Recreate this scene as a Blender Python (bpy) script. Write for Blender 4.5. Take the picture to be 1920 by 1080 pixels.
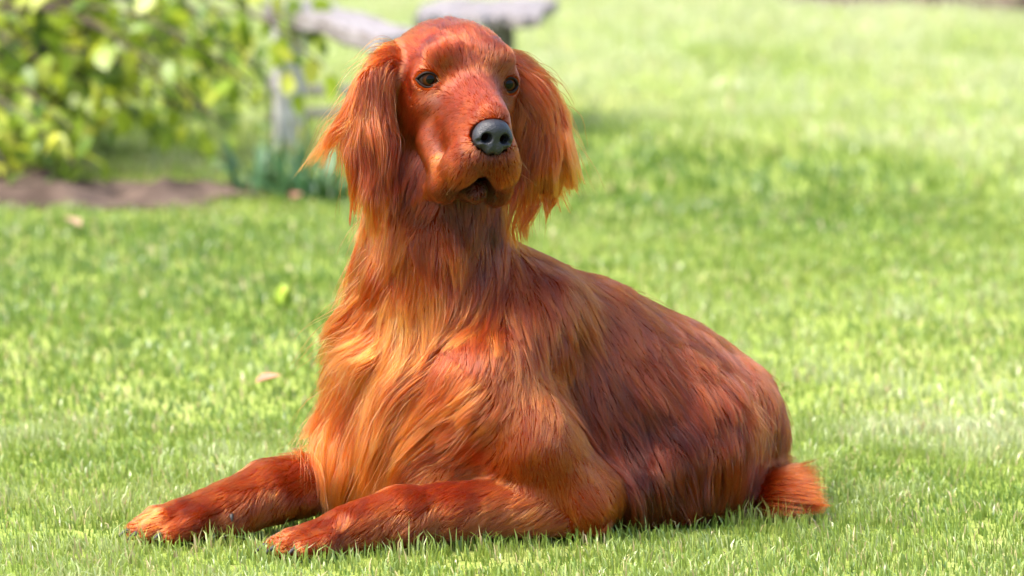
import bpy, math, random
import numpy as np
from mathutils import Vector, Matrix
from mathutils.bvhtree import BVHTree
from mathutils.kdtree import KDTree

rng = np.random.default_rng(7)
random.seed(7)
scene = bpy.context.scene
for o in list(bpy.data.objects):
    bpy.data.objects.remove(o)
COL = scene.collection
R = math.radians

# ------------------------------------------------------------------ camera
CAM_H, CAM_D, PITCH, FPX = 1.083, 6.0, 7.3, 9000.0      # height, distance, tilt down, focal length in photo pixels
cam_d = bpy.data.cameras.new('camera')
cam = bpy.data.objects.new('camera', cam_d)
COL.objects.link(cam)
cam.location = (0, -CAM_D, CAM_H)
cam.rotation_euler = (R(90 - PITCH), 0, 0)
cam_d.sensor_width = 36
cam_d.lens = 36 * FPX / 1920
cam_d.clip_start, cam_d.clip_end = 0.1, 2000
cam_d.dof.use_dof = True
cam_d.dof.focus_distance = 5.92
cam_d.dof.aperture_fstop = 4.8
scene.camera = cam

# ------------------------------------------------------------------ light: bright, thinly veiled sun from the left
SUN_ELEV, SUN_AZ = 56, 246          # azimuth of the sun, degrees clockwise from +Y (the view direction)
world = bpy.data.worlds.new('World')
scene.world = world
world.use_nodes = True
wn, wl = world.node_tree.nodes, world.node_tree.links
bg = wn['Background']
sky = wn.new('ShaderNodeTexSky')
sky.sky_type = 'NISHITA'
sky.sun_disc = False
sky.sun_elevation, sky.sun_rotation = R(SUN_ELEV), R(SUN_AZ)
sky.air_density, sky.dust_density, sky.ozone_density = 1.0, 4.0, 1.0
wl.new(sky.outputs[0], bg.inputs[0])
bg.inputs[1].default_value = 0.115
sun_d = bpy.data.lights.new('sun', 'SUN')
sun = bpy.data.objects.new('sun', sun_d)
COL.objects.link(sun)
sun_d.energy, sun_d.angle, sun_d.color = 1.5, R(24), (1.0, 0.95, 0.87)
az, el = R(SUN_AZ), R(SUN_ELEV)
to_sun = Vector((math.sin(az) * math.cos(el), math.cos(az) * math.cos(el), math.sin(el)))
sun.rotation_euler = to_sun.to_track_quat('Z', 'Y').to_euler()
vs = scene.view_settings
vs.view_transform, vs.look, vs.exposure, vs.gamma, vs.use_curve_mapping = 'Standard', 'None', 2.34, 1.0, False
scene.render.engine = 'CYCLES'
scene.cycles.use_denoising = True
scene.cycles.max_bounces = 10
scene.cycles.transparent_max_bounces = 6
scene.cycles_curves.shape = 'RIBBONS'
scene.render.film_transparent = False

# ------------------------------------------------------------------ helpers
_t = R(PITCH)
CR, CU, CF = np.array([1., 0, 0]), np.array([0, math.sin(_t), math.cos(_t)]), np.array([0, math.cos(_t), -math.sin(_t)])
CP = np.array([0, -CAM_D, CAM_H])
def ray(px, py):
    d = CF + (px - 960) / FPX * CR + (540 - py) / FPX * CU
    return d / np.linalg.norm(d)
def at(px, py, y):                  # world point in that direction whose depth is y
    d = ray(px, py)
    return CP + d * ((y - CP[1]) / d[1])
def ground(px, py, z=0.0):
    d = ray(px, py)
    return CP + d * ((z - CP[2]) / d[2])

def tag(o, label=None, cat=None, group=None, kind=None):
    if label: o['label'] = label
    if cat: o['category'] = cat
    if group: o['group'] = group
    if kind: o['kind'] = kind
    return o
def empty(name, loc=(0, 0, 0), rz=0.0):
    o = bpy.data.objects.new(name, None)
    o.empty_display_size = 0.05
    o.location = loc
    o.rotation_euler = (0, 0, rz)
    COL.objects.link(o)
    return o
def link(name, me, mat=None, parent=None, smooth=False):
    o = bpy.data.objects.new(name, me)
    if mat is not None:
        me.materials.clear(); me.materials.append(mat)
    if smooth:
        me.polygons.foreach_set('use_smooth', np.ones(len(me.polygons), bool))
    COL.objects.link(o)
    if parent is not None:
        o.parent = parent
        o.matrix_parent_inverse = Matrix.Translation(-parent.location) if parent.parent is None and parent.type == 'EMPTY' and parent.rotation_euler[2] == 0 else Matrix.Identity(4)
    return o
def mesh(name, verts, faces):
    me = bpy.data.meshes.new(name)
    verts = np.asarray(verts, np.float32).reshape(-1, 3)
    if isinstance(faces, np.ndarray):
        n, k = faces.shape
        me.vertices.add(len(verts)); me.vertices.foreach_set('co', verts.ravel())
        me.loops.add(n * k); me.loops.foreach_set('vertex_index', faces.astype(np.int32).ravel())
        me.polygons.add(n)
        me.polygons.foreach_set('loop_start', np.arange(0, n * k, k, dtype=np.int32))
        me.update(calc_edges=True)
    else:
        me.from_pydata(verts.tolist(), [], faces)
        me.update()
    return me

def new_mat(name):
    m = bpy.data.materials.new(name)
    m.use_nodes = True
    nt = m.node_tree
    return m, nt, nt.nodes['Principled BSDF']
def nd(nt, typ, **kw):
    n = nt.nodes.new(typ)
    for k, v in kw.items():
        if k.startswith('i_'):
            key = k[2:]
            n.inputs[int(key) if key.isdigit() else key.replace('_', ' ')].default_value = v
        else:
            setattr(n, k, v)
    return n
def ramp(nt, fac, stops):
    r = nt.nodes.new('ShaderNodeValToRGB')
    e = r.color_ramp.elements
    while len(e) < len(stops): e.new(0.5)
    for el_, (p, c) in zip(e, stops):
        el_.position = p; el_.color = (*c, 1)
    nt.links.new(fac, r.inputs[0])
    return r.outputs[0]
def simple_mat(name, col, rough=0.6, noise=None, scale=30, bump=0.0, spec=0.5):
    m, nt, b = new_mat(name)
    b.inputs['Roughness'].default_value = rough
    b.inputs['Specular IOR Level'].default_value = spec
    tc = nd(nt, 'ShaderNodeTexCoord')
    n = nd(nt, 'ShaderNodeTexNoise', i_Scale=scale, i_Detail=5.0)
    nt.links.new(tc.outputs['Object'], n.inputs['Vector'])
    c2 = noise or tuple(c * 0.75 for c in col)
    nt.links.new(ramp(nt, n.outputs[0], [(0.35, c2), (0.65, col)]), b.inputs['Base Color'])
    if bump:
        bp = nd(nt, 'ShaderNodeBump', i_Strength=bump, i_Distance=0.002)
        nt.links.new(n.outputs[0], bp.inputs['Height']); nt.links.new(bp.outputs[0], b.inputs['Normal'])
    return m

def vnoise(p, seed, scale):          # smooth value noise on points, -1..1
    q = p / scale
    i = np.floor(q).astype(np.int64); f = q - i
    f = f * f * (3 - 2 * f)
    out = np.zeros(len(p))
    d = p.shape[1]
    for c in range(2 ** d):
        w = np.ones(len(p)); h = np.full(len(p), seed * 7919, np.int64)
        for a in range(d):
            b = (c >> a) & 1
            w = w * (f[:, a] if b else 1 - f[:, a])
            h = (h * 31 + (i[:, a] + b) * [374761393, 668265263, 2147483647][a]) & 0x7fffffff
        h = (h ^ (h >> 13)) * 1274126177 & 0x7fffffff
        h = (h ^ (h >> 16)) & 0xffff
        out += w * (h / 32767.5 - 1)
    return out
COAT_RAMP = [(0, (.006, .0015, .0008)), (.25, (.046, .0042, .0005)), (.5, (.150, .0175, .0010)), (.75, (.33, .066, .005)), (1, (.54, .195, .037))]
# ------------------------------------------------------------------ distance-field modelling
class Field:
    def __init__(s, ax, ay, az):
        s.ax = [np.asarray(a, np.float32) for a in (ax, ay, az)]
        s.D = np.full([len(a) for a in s.ax], 1.0, np.float32)
        s.L = np.zeros(s.D.shape, np.uint8)
    def block(s, lo, hi):
        sl = tuple(slice(max(0, np.searchsorted(a, l) - 1), np.searchsorted(a, h) + 1) for a, l, h in zip(s.ax, lo, hi))
        g = [s.ax[0][sl[0]][:, None, None], s.ax[1][sl[1]][None, :, None], s.ax[2][sl[2]][None, None, :]]
        return sl, g
    def put(s, sl, d, k, lab, op):
        D = s.D[sl]
        if op == 'cut':
            if k > 0:
                h = np.clip(0.5 - 0.5 * (D + d) / k, 0, 1)
                s.D[sl] = D * (1 - h) - d * h + k * h * (1 - h)
            else:
                s.D[sl] = np.maximum(D, -d)
            return
        m = d < D
        if k > 0:
            h = np.clip(0.5 + 0.5 * (D - d) / k, 0, 1)
            s.D[sl] = D * (1 - h) + d * h - k * h * (1 - h)
        else:
            s.D[sl] = np.minimum(D, d)
        s.L[sl] = np.where(m, lab, s.L[sl])
    def cone(s, a, b, ra, rb, k=0.03, lab=1, op='add', flat=None):
        a, b = np.asarray(a, float), np.asarray(b, float)
        m = max(ra, rb) + 0.06
        sl, g = s.block(np.minimum(a, b) - m, np.maximum(a, b) + m)
        ab = b - a
        t = sum((g[i] - a[i]) * ab[i] for i in range(3)) / max(ab @ ab, 1e-9)
        t = np.clip(t, 0, 1)
        d = np.sqrt(sum((g[i] - a[i] - t * ab[i]) ** 2 for i in range(3))) - (ra + (rb - ra) * t)
        s.put(sl, d, k, lab, op)
    def ell(s, c, r, k=0.03, lab=1, op='add', basis=None):     # basis rows = the ellipsoid's axes in world space
        c, r = np.asarray(c, float), np.asarray(r, float)
        m = max(r) + 0.05
        sl, g = s.block(c - m, c + m)
        q = [g[i] - c[i] for i in range(3)]
        if basis is not None:
            q = [sum(q[j] * basis[i][j] for j in range(3)) for i in range(3)]
        k0 = np.sqrt(sum((q[i] / r[i]) ** 2 for i in range(3)))
        k1 = np.sqrt(sum((q[i] / r[i] ** 2) ** 2 for i in range(3)))
        s.put(sl, k0 * (k0 - 1) / np.maximum(k1, 1e-6), k, lab, op)
    def mesh(s, relax=2):
        D, ax = s.D, s.ax
        neg = D < 0
        n = D.shape
        mix = np.zeros([k - 1 for k in n], np.uint8)
        for c in range(8):
            i, j, k = c & 1, c >> 1 & 1, c >> 2
            mix += neg[i:n[0] - 1 + i, j:n[1] - 1 + j, k:n[2] - 1 + k]
        act = (mix > 0) & (mix < 8)
        I = np.argwhere(act)
        idx = np.full(act.shape, -1, np.int32); idx[act] = np.arange(len(I))
        P = np.zeros((len(I), 3)); W = np.zeros(len(I))
        for a in range(3):
            o1, o2 = [q for q in range(3) if q != a]
            for u in (0, 1):
                for v in (0, 1):
                    A = I.copy(); A[:, o1] += u; A[:, o2] += v
                    B = A.copy(); B[:, a] += 1
                    da = D[A[:, 0], A[:, 1], A[:, 2]]; db = D[B[:, 0], B[:, 1], B[:, 2]]
                    x = (da < 0) != (db < 0)
                    t = np.where(x, da / np.where(x, da - db, 1), 0)
                    for q in range(3):
                        ca, cb = ax[q][A[:, q]], ax[q][B[:, q]]
                        P[:, q] += np.where(x, ca + (cb - ca) * t, 0)
                    W += x
        P /= W[:, None]
        F = []
        for a in range(3):
            o1, o2 = (a + 1) % 3, (a + 2) % 3
            s0 = [slice(None)] * 3; s1 = [slice(None)] * 3
            s0[a] = slice(0, n[a] - 1); s1[a] = slice(1, n[a])
            ch = neg[tuple(s0)] != neg[tuple(s1)]
            E = np.argwhere(ch)
            E = E[(E[:, o1] > 0) & (E[:, o2] > 0) & (E[:, o1] < n[o1] - 1) & (E[:, o2] < n[o2] - 1)]
            inside = neg[E[:, 0], E[:, 1], E[:, 2]]
            q = []
            for du, dv in ((-1, -1), (0, -1), (0, 0), (-1, 0)):
                C = E.copy(); C[:, o1] += du; C[:, o2] += dv
                q.append(idx[C[:, 0], C[:, 1], C[:, 2]])
            q = np.stack(q, 1)
            q[~inside] = q[~inside][:, ::-1]
            F.append(q)
        F = np.concatenate(F)
        for _ in range(relax):
            acc = np.zeros_like(P); cnt = np.zeros(len(P))
            for u in range(4):
                v = (u + 1) % 4
                np.add.at(acc, F[:, u], P[F[:, v]]); np.add.at(acc, F[:, v], P[F[:, u]])
                np.add.at(cnt, F[:, u], 1); np.add.at(cnt, F[:, v], 1)
            P = P * 0.45 + 0.55 * acc / np.maximum(cnt, 1)[:, None]
        return P, F
    def sample(s, p, grad=False):
        ii, ff = [], []
        for a in range(3):
            A = s.ax[a]
            i = np.clip(np.searchsorted(A, p[:, a]) - 1, 0, len(A) - 2)
            ii.append(i); ff.append(np.clip((p[:, a] - A[i]) / (A[i + 1] - A[i]), 0, 1))
        x, y, z = ii; fx, fy, fz = ff
        D = s.D
        c = {}
        for i in (0, 1):
            for j in (0, 1):
                for k in (0, 1):
                    c[i, j, k] = D[x + i, y + j, z + k]
        def L(a, b, t): return a + (b - a) * t
        d = L(L(L(c[0,0,0], c[1,0,0], fx), L(c[0,1,0], c[1,1,0], fx), fy), L(L(c[0,0,1], c[1,0,1], fx), L(c[0,1,1], c[1,1,1], fx), fy), fz)
        if not grad: return d
        gx = L(L(c[1,0,0] - c[0,0,0], c[1,1,0] - c[0,1,0], fy), L(c[1,0,1] - c[0,0,1], c[1,1,1] - c[0,1,1], fy), fz) / (s.ax[0][x + 1] - s.ax[0][x])
        gy = L(L(c[0,1,0] - c[0,0,0], c[1,1,0] - c[1,0,0], fx), L(c[0,1,1] - c[0,0,1], c[1,1,1] - c[1,0,1], fx), fz) / (s.ax[1][y + 1] - s.ax[1][y])
        gz = L(L(c[0,0,1] - c[0,0,0], c[1,0,1] - c[1,0,0], fx), L(c[0,1,1] - c[0,1,0], c[1,1,1] - c[1,1,0], fx), fy) / (s.ax[2][z + 1] - s.ax[2][z])
        g = np.stack([gx, gy, gz], 1)
        return d, g / np.maximum(np.linalg.norm(g, axis=1), 1e-6)[:, None]
    def label(s, p):
        ii = [np.clip(np.searchsorted(s.ax[a], p[:, a]), 0, len(s.ax[a]) - 1) for a in range(3)]
        return s.L[ii[0], ii[1], ii[2]]

# ------------------------------------------------------------------ the dog: body, head, ears, limbs and tail as one surface
M0 = np.array([0.10, 0.15, 0.0])
_y = R(28)
FW = np.array([-math.cos(_y), -math.sin(_y), 0.0])       # the way the body points
LF = np.array([math.sin(_y), -math.cos(_y), 0.0])        # the dog's left
def B(a, s, z): return M0 + a * FW + s * LF + np.array([0, 0, z])

EYES = at(879, 153, -0.08)                               # point between the eyes
_ps, _ro, _pi = R(18), R(5), R(2)
HF = np.array([math.sin(_ps) * math.cos(_pi), -math.cos(_ps) * math.cos(_pi), -math.sin(_pi)])
HX = np.array([math.cos(_ps), math.sin(_ps), 0.0])
HZ = np.cross(HF, HX); HZ /= np.linalg.norm(HZ)
HX, HZ = HX * math.cos(_ro) - HZ * math.sin(_ro), HZ * math.cos(_ro) + HX * math.sin(_ro)
HB = np.stack([HX, HF, HZ])
def H(x, y, z): return EYES + x * HX + y * HF + z * HZ
def HV(x, y, z): return x * HX + y * HF + z * HZ
def tolocal(p): return (p - EYES) @ HB.T

def axis(segs):
    out = []
    for a, b, h in segs:
        out.append(np.linspace(a, b, max(2, int(round((b - a) / h))), endpoint=False))
    return np.concatenate(out + [[segs[-1][1]]])
fld = Field(axis([(-0.56, -0.24, .0042), (-0.24, 0.13, .0026), (0.13, 0.46, .005)]),
            axis([(-0.30, -0.22, .004), (-0.22, 0.10, .0028), (0.10, 0.44, .005)]),
            axis([(-0.02, 0.09, .0036), (0.09, 0.38, .0048), (0.38, 0.70, .0026)]))
BODY, LEG, HEAD, EAR_R, EAR_L, TAIL, PAW, NECK, ARM = 1, 2, 3, 4, 5, 6, 7, 8, 9
def chain(pts, k, lab):
    for (p, r), (q, r2) in zip(pts[:-1], pts[1:]):
        fld.cone(p, q, r, r2, k, lab)
# trunk
chain([(B(.215, 0, .195), .105), (B(.12, 0, .195), .128), (B(0, 0, .17), .122), (B(-.10, 0, .145), .104), (B(-.175, 0, .118), .090)], .03, BODY)
chain([(B(.20, 0, .295), .065), (B(.11, 0, .285), .05), (B(.0, 0, .25), .04)], .05, BODY)                   # withers
chain([(B(.25, 0, .15), .07), (B(.10, 0, .11), .085), (B(-.05, 0, .09), .07)], .04, BODY)                   # brisket
chain([(B(.24, .01, .14), .07), (B(.275, -.045, .10), .066), (B(.24, .03, .08), .058), (B(.15, .06, .08), .06)], .05, BODY)                                       # low forechest
chain([(B(.04, .06, .13), .080), (B(-.09, .06, .125), .09)], .05, BODY)                                     # rib and flank
for s in (1, -1):
    chain([(B(.10, .075 * s, .28), .045), (B(.22, .10 * s, .19), .055)], .045, BODY)                        # shoulder blade
    chain([(B(-.10, .09 * s, .10), .08), (B(-.165, .060 * s, .105), .083)], .04, BODY)                         # haunch
    chain([(B(-.10, .10 * s, .085), .07), (B(.03, .135 * s, .055), .042)], .035, BODY)                      # thigh to knee
    chain([(B(.02, .125 * s, .045), .035), (B(-.12, .130 * s, .03), .024), (B(.0, .14 * s, .02), .02)], .03, BODY)   # folded hind leg
# upper arms and forearms
chain([(B(.215, .112, .205), .058), (B(.165, .145, .125), .054), (B(.105, .160, .055), .050)], .03, ARM)
chain([(B(.10, .160, .05), .046), (B(.17, .150, .05), .041), (B(.27, .133, .044), .034), (B(.335, .125, .042), .0355), (B(.37, .121, .037), .030), (B(.405, .118, .032), .027)], .014, LEG)
chain([(B(.22, -.10, .18), .056), (B(.17, -.115, .11), .05), (B(.16, -.115, .06), .042)], .035, BODY)
chain([(B(.16, -.115, .055), .044), (B(.30, -.085, .057), .036), (B(.40, -.060, .056), .036), (B(.435, -.052, .055), .038), (B(.465, -.047, .046), .032), (B(.50, -.045, .038), .030)], .014, LEG)
# paws: four toes each, with a knuckle and a tip
CLAWS = []
def paw(base, tip, width, up, r_, zb):
    base, tip = np.asarray(base), np.asarray(tip)
    d = tip - base; d[2] = 0; L = np.linalg.norm(d); d /= L
    sd = np.cross(d, [0, 0, 1.0])
    fld.cone(base, base + d * L * .5 + np.array([0, 0, -.008]), zb, zb * .82, .018, PAW)
    for i, (o, f) in enumerate(((-1, .78), (-.36, .97), (.36, 1.0), (1, .80))):
        root = base + d * L * .30 + sd * o * width * .55 + np.array([0, 0, .002])
        kn = base + d * (L * f - .034) + sd * o * width * .92; kn[2] = r_ + up
        tp = base + d * (L * f - .008) + sd * o * width * 1.0; tp[2] = r_ * .95 + .002
        fld.cone(root, kn, r_ * .95, r_ * 1.08, .006, PAW)
        fld.cone(kn, tp, r_ * 1.08, r_ * .86, .004, PAW)
        CLAWS.append((tp + d * r_ * .55 + np.array([0, 0, .001]), d + sd * o * .12, .0046))
    fld.ell(base + d * L * .45 - np.array([0, 0, base[2] - .012]), (.028, .028, .010), .01, PAW)
paw(B(.395, .118, .030), B(.508, .112, .016), .027, .007, .0140, .027)
paw(B(.487, -.045, .038), B(.617, -.056, .016), .031, .014, .0155, .031)
# tail, curled round the near side of the rump
TAILP = [(B(-.22, .0, .07), .035), (np.array([.322, .225, .045]), .026), (np.array([.334, .16, .034]), .026), (np.array([.342, .112, .028]), .025), (np.array([.346, .094, .028]), .020)]
chain(TAILP, .025, TAIL)
# neck
chain([(B(.19, 0, .26), .105), (H(.008, -.105, -.215), .074), (H(.006, -.105, -.13), .066), (H(0, -.10, -.05), .062)], .05, NECK)
chain([(H(0, -.055, -.135), .045), (B(.245, 0, .31), .06), (B(.27, 0, .22), .06)], .05, NECK)
# skull, cheeks, muzzle
def he(c, r, k=.02, lab=HEAD, op='add'): fld.ell(H(*c), r, k, lab, op, HB)
def hc(a, b, ra, rb, k=.02, lab=HEAD, op='add'): fld.cone(H(*a), H(*b), ra, rb, k, lab, op)
he((0, -.075, .006), (.072, .088, .060), .02)
he((0, -.035, .013), (.056, .046, .044), .02)
for s in (1, -1):
    he((.033 * s, -.006, .028), (.022, .016, .016), .022)                 # brow
    he((.040 * s, -.062, -.038), (.029, .055, .046), .025)                # cheek
    he((.043 * s, -.018, -.028), (.020, .026, .019), .016)                 # cheekbone below the eye
hc((0, -.03, -.035), (0, .055, -.056), .050, .036, .02)
hc((0, -.002, -.010), (0, .095, -.036), .026, .0235, .025)                # bridge
hc((0, .03, -.064), (0, .079, -.068), .037, .0335, .016)                   # muzzle
for s in (1, -1):
    hc((.017 * s, .091, -.080), (.022 * s, .080, -.098), .0235, .0215, .012)   # front lip
    hc((.025 * s, .080, -.094), (.032 * s, .046, -.128), .0225, .0175, .009)   # hanging flew
    hc((.032 * s, .046, -.124), (.037 * s, .018, -.134), .0180, .0125, .009)
    hc((.035 * s, .0, -.075), (.034 * s, .03, -.100), .022, .018, .016)
he((0, .075, -.140), (.0235, .075, .037), .006, HEAD, 'cut')                  # the mouth's arch between the flews
hc((0, -.05, -.108), (0, .045, -.125), .030, .0165, .012)                 # lower jaw
hc((0, .045, -.125), (0, .068, -.128), .0165, .0125, .006)
# ears
def ear(s, lab, sw):
    he((.074 * s, -.078, .008), (.022, .026, .024), .02, lab)
    def fl(c, r, tilt, turn):
        bx = HB.copy()
        a = R(tilt)
        bx = np.stack([HX * math.cos(a) + HZ * math.sin(a), HF, HZ * math.cos(a) - HX * math.sin(a)])
        b = R(turn)
        bx = np.stack([bx[0] * math.cos(b) + bx[1] * math.sin(b), bx[1] * math.cos(b) - bx[0] * math.sin(b), bx[2]])
        fld.ell(H(*c), r, .014, lab, 'add', bx)
    fl((.093 * s, -.064, -.008), (.022, .015, .030), 28 * s, 14 * s)
    fl((.108 * s, -.050, -.050), (.032, .0115, .056), (6 + sw) * s, 16 * s)
    fl((.112 * s + sw * .0012 * s, -.042, -.096), (.034, .0105, .045), sw * s, 14 * s)
ear(-1, EAR_R, -8)
ear(1, EAR_L, 3)
# eye openings: a lid bulge, then an almond cut through it
EYE_C, EYE_R = [], .0165
for s in (1, -1):
    c = H(.0485 * s, -.0125, -.001)
    g = HV(.30 * s, .95, .04); g /= np.linalg.norm(g)
    gx = np.cross(g, HZ); gx /= np.linalg.norm(gx); gx = gx if gx @ HX > 0 else -gx
    gz = np.cross(gx, g); gz = gz if gz @ HZ > 0 else -gz
    tl = R(-4 * s)
    gx, gz = gx * math.cos(tl) + gz * math.sin(tl), gz * math.cos(tl) - gx * math.sin(tl)
    EYE_C.append((s, c, g, gx, gz))
    fld.ell(c, (.0205, .0205, .0205), .010, HEAD)
EW, EHT, EHB = .0152, .0090, .0098
for s, c, g, gx, gz in EYE_C:
    sl, gr = fld.block(c - .03, c + .03)
    q = [gr[i] - c[i] for i in range(3)]
    u = sum(q[i] * gx[i] for i in range(3)); v = sum(q[i] * gz[i] for i in range(3)); w = sum(q[i] * g[i] for i in range(3))
    f = np.clip(1 - (u / EW) ** 2, -1, 1)
    cut = np.maximum(np.maximum(v - EHT * f, -v - EHB * f), -w)
    fld.put(sl, cut, 0, 0, 'cut')
# nothing reaches below the turf
sl, gr = fld.block((-9, -9, -9), (9, 9, .0))
fld.D[sl] = np.maximum(fld.D[sl], np.broadcast_to(.004 - gr[2], fld.D[sl].shape))
BV, BF = fld.mesh(2)
# ------------------------------------------------------------------ dog: skin, nose, eyes, lips, claws
dog = empty('dog', tuple(B(0, 0, 0)))
tag(dog, 'red long-haired setter dog lying on the lawn, head raised and forelegs stretched out', 'dog')
skin, nt, b = new_mat('dog_skin')
at_ = nd(nt, 'ShaderNodeAttribute', attribute_name='tint')
nt.links.new(ramp(nt, at_.outputs['Fac'], [(0, (.006, .002, .0015)), (.3, (.08, .010, .0015)), (.6, (.19, .026, .003)), (1, (.32, .09, .014))]), b.inputs['Base Color'])
b.inputs['Roughness'].default_value = .6
b.inputs['Specular IOR Level'].default_value = .0
body_me = mesh('dog_body', BV, BF)
body = link('body', body_me, skin, dog, True)
for nm in ('body',): body['label'] = 'chestnut body with head, ears, legs and tail'

nose_f = Field(np.arange(-.04, .04, .0011), np.arange(.08, .145, .0011), np.arange(-.095, -.02, .0011))
nose_f.ell((0, .108, -.0555), (.0265, .018, .0225), .004)
nose_f.ell((0, .112, -.047), (.020, .015, .0135), .006)
for s in (1, -1):
    nose_f.ell((.0165 * s, .111, -.0600), (.0115, .0135, .0135), .005)
    nose_f.ell((.006 * s, .115, -.071), (.0075, .010, .0105), .005)
for s in (1, -1):
    nose_f.ell((.0128 * s, .1265, -.0585), (.0074, .024, .0070), .003, op='cut')
    nose_f.cone((.016 * s, .124, -.0615), (.028 * s, .118, -.066), .0036, .002, .002, op='cut')
nose_f.cone((0, .128, -.058), (0, .124, -.084), .0008, .0016, .002, op='cut')
NV, NF = nose_f.mesh(1)
NV = np.array([0, .112, -.055]) + (NV - np.array([0, .112, -.055])) * np.array([.89, 1, .89])
NV[:, 1] += .003
NV[:, 2] += .003
NV = EYES + NV @ HB
nose_m, nt, b = new_mat('nose_leather')
b.inputs['Base Color'].default_value = (.016, .017, .022, 1)
b.inputs['Roughness'].default_value = .42
b.inputs['Specular IOR Level'].default_value = .32
tc = nd(nt, 'ShaderNodeTexCoord'); vo = nd(nt, 'ShaderNodeTexVoronoi', i_Scale=520.0); bp = nd(nt, 'ShaderNodeBump', i_Strength=.7, i_Distance=.0008)
nt.links.new(tc.outputs['Object'], vo.inputs['Vector']); nt.links.new(vo.outputs['Distance'], bp.inputs['Height']); nt.links.new(bp.outputs[0], b.inputs['Normal'])
nose = link('nose', mesh('nose', NV, NF[:, ::-1]), nose_m, dog, True)

def gloss(name, col, rough=.08):
    m, nt, b = new_mat(name)
    b.inputs['Base Color'].default_value = (*col, 1)
    b.inputs['Roughness'].default_value = rough
    b.inputs['Specular IOR Level'].default_value = .14
    b.inputs['Coat Weight'].default_value = .0
    b.inputs['Coat Roughness'].default_value = .02
    return m
sclera_m, pupil_m = gloss('eye_white', (.03, .016, .012), .2), gloss('pupil', (.002, .0015, .0015), .05)
iris_m, nt, b = new_mat('iris')
b.inputs['Roughness'].default_value = .25; b.inputs['Specular IOR Level'].default_value = .05; b.inputs['Coat Weight'].default_value = .0; b.inputs['Coat Roughness'].default_value = .02
tc = nd(nt, 'ShaderNodeTexCoord'); sx = nd(nt, 'ShaderNodeVectorMath', operation='LENGTH'); mp = nd(nt, 'ShaderNodeMapping')
mp.inputs['Scale'].default_value = (1, 1, 0)
nt.links.new(tc.outputs['Object'], mp.inputs[0]); nt.links.new(mp.outputs[0], sx.inputs[0])
mu = nd(nt, 'ShaderNodeMath', operation='MULTIPLY'); mu.inputs[1].default_value = 98.0
nt.links.new(sx.outputs['Value'], mu.inputs[0])
nt.links.new(ramp(nt, mu.outputs[0], [(.42, (.03, .012, .004)), (.62, (.050, .014, .003)), (.85, (.028, .008, .002)), (.98, (.012, .006, .004))]), b.inputs['Base Color'])
rim_m = simple_mat('lid_skin', (.014, .007, .006), .6, spec=.15)
lip_m = simple_mat('lip_skin', (.02, .014, .014), .3)
def cap(r, a0, nr=8, ns=24):         # a spherical cap about local +Z down to polar angle a0
    v, f = [(0, 0, r)], []
    for i in range(1, nr + 1):
        a = a0 * i / nr
        for j in range(ns):
            t = 2 * math.pi * j / ns
            v.append((r * math.sin(a) * math.cos(t), r * math.sin(a) * math.sin(t), r * math.cos(a)))
    for j in range(ns):
        f.append((0, 1 + j, 1 + (j + 1) % ns))
        for i in range(nr - 1):
            p = 1 + i * ns
            f.append((p + j, p + ns + j, p + ns + (j + 1) % ns, p + (j + 1) % ns))
    return v, f
def tube(path, rad, ns=8):
    path = np.asarray(path, float); n = len(path)
    rad = np.broadcast_to(np.asarray(rad, float), (n,))
    tg = np.gradient(path, axis=0); tg /= np.linalg.norm(tg, axis=1)[:, None] + 1e-12
    up = np.array([0.3, 0.2, 1.0]) if abs(tg[0][2]) < .9 else np.array([1.0, 0.1, 0])
    v = []
    for i in range(n):
        a = np.cross(tg[i], up); a /= np.linalg.norm(a) + 1e-12
        c = np.cross(tg[i], a)
        for j in range(ns):
            t = 2 * math.pi * j / ns
            v.append(path[i] + rad[i] * (a * math.cos(t) + c * math.sin(t)))
    f = [(i * ns + j, i * ns + (j + 1) % ns, (i + 1) * ns + (j + 1) % ns, (i + 1) * ns + j) for i in range(n - 1) for j in range(ns)]
    f += [tuple(range(ns))[::-1], tuple((n - 1) * ns + j for j in range(ns))]
    return v, f
gaze = HV(.10, .98, .05)
for s, c, g, gx, gz in EYE_C:
    gg = .62 * g + .38 * gaze; gg /= np.linalg.norm(gg)
    q = Vector(gg).to_track_quat('Z', 'Y')
    e = link('eye', mesh('eyeball', *cap(EYE_R, math.pi * .8, 16, 28)), sclera_m, None, True)
    e.location = Vector(c - np.array(dog.location)); e.rotation_euler = q.to_euler(); e.parent = dog
    for nm, r_, a_, m_ in (('iris', EYE_R * 1.012, .64, iris_m), ('pupil', EYE_R * 1.02, .33, pupil_m)):
        p = link(nm, mesh(nm, *cap(r_, a_)), m_, None, True); p.parent = e
    u = np.sin(np.linspace(-math.pi / 2, math.pi / 2, 15)) * EW
    fz = 1 - (u / EW) ** 2
    loop = [(x, z) for x, z in zip(u, EHT * fz)] + [(x, z) for x, z in zip(u[::-1], -EHB * fz)][1:]
    path = [c + gx * x + gz * z + g * math.sqrt(max(1e-8, .0186 ** 2 - x * x - z * z)) for x, z in loop]
    v, f = tube(path, .0015)
    link('eyelid', mesh('eyelid', v, f), rim_m, dog, True)
def onto(p, off=0.0):                # nearest point of the body's surface
    p = np.atleast_2d(np.asarray(p, float)).copy()
    for _ in range(6):
        d, g = fld.sample(p, True)
        p -= g * np.clip(d - off, -.02, .02)[:, None]
    return p
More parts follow.
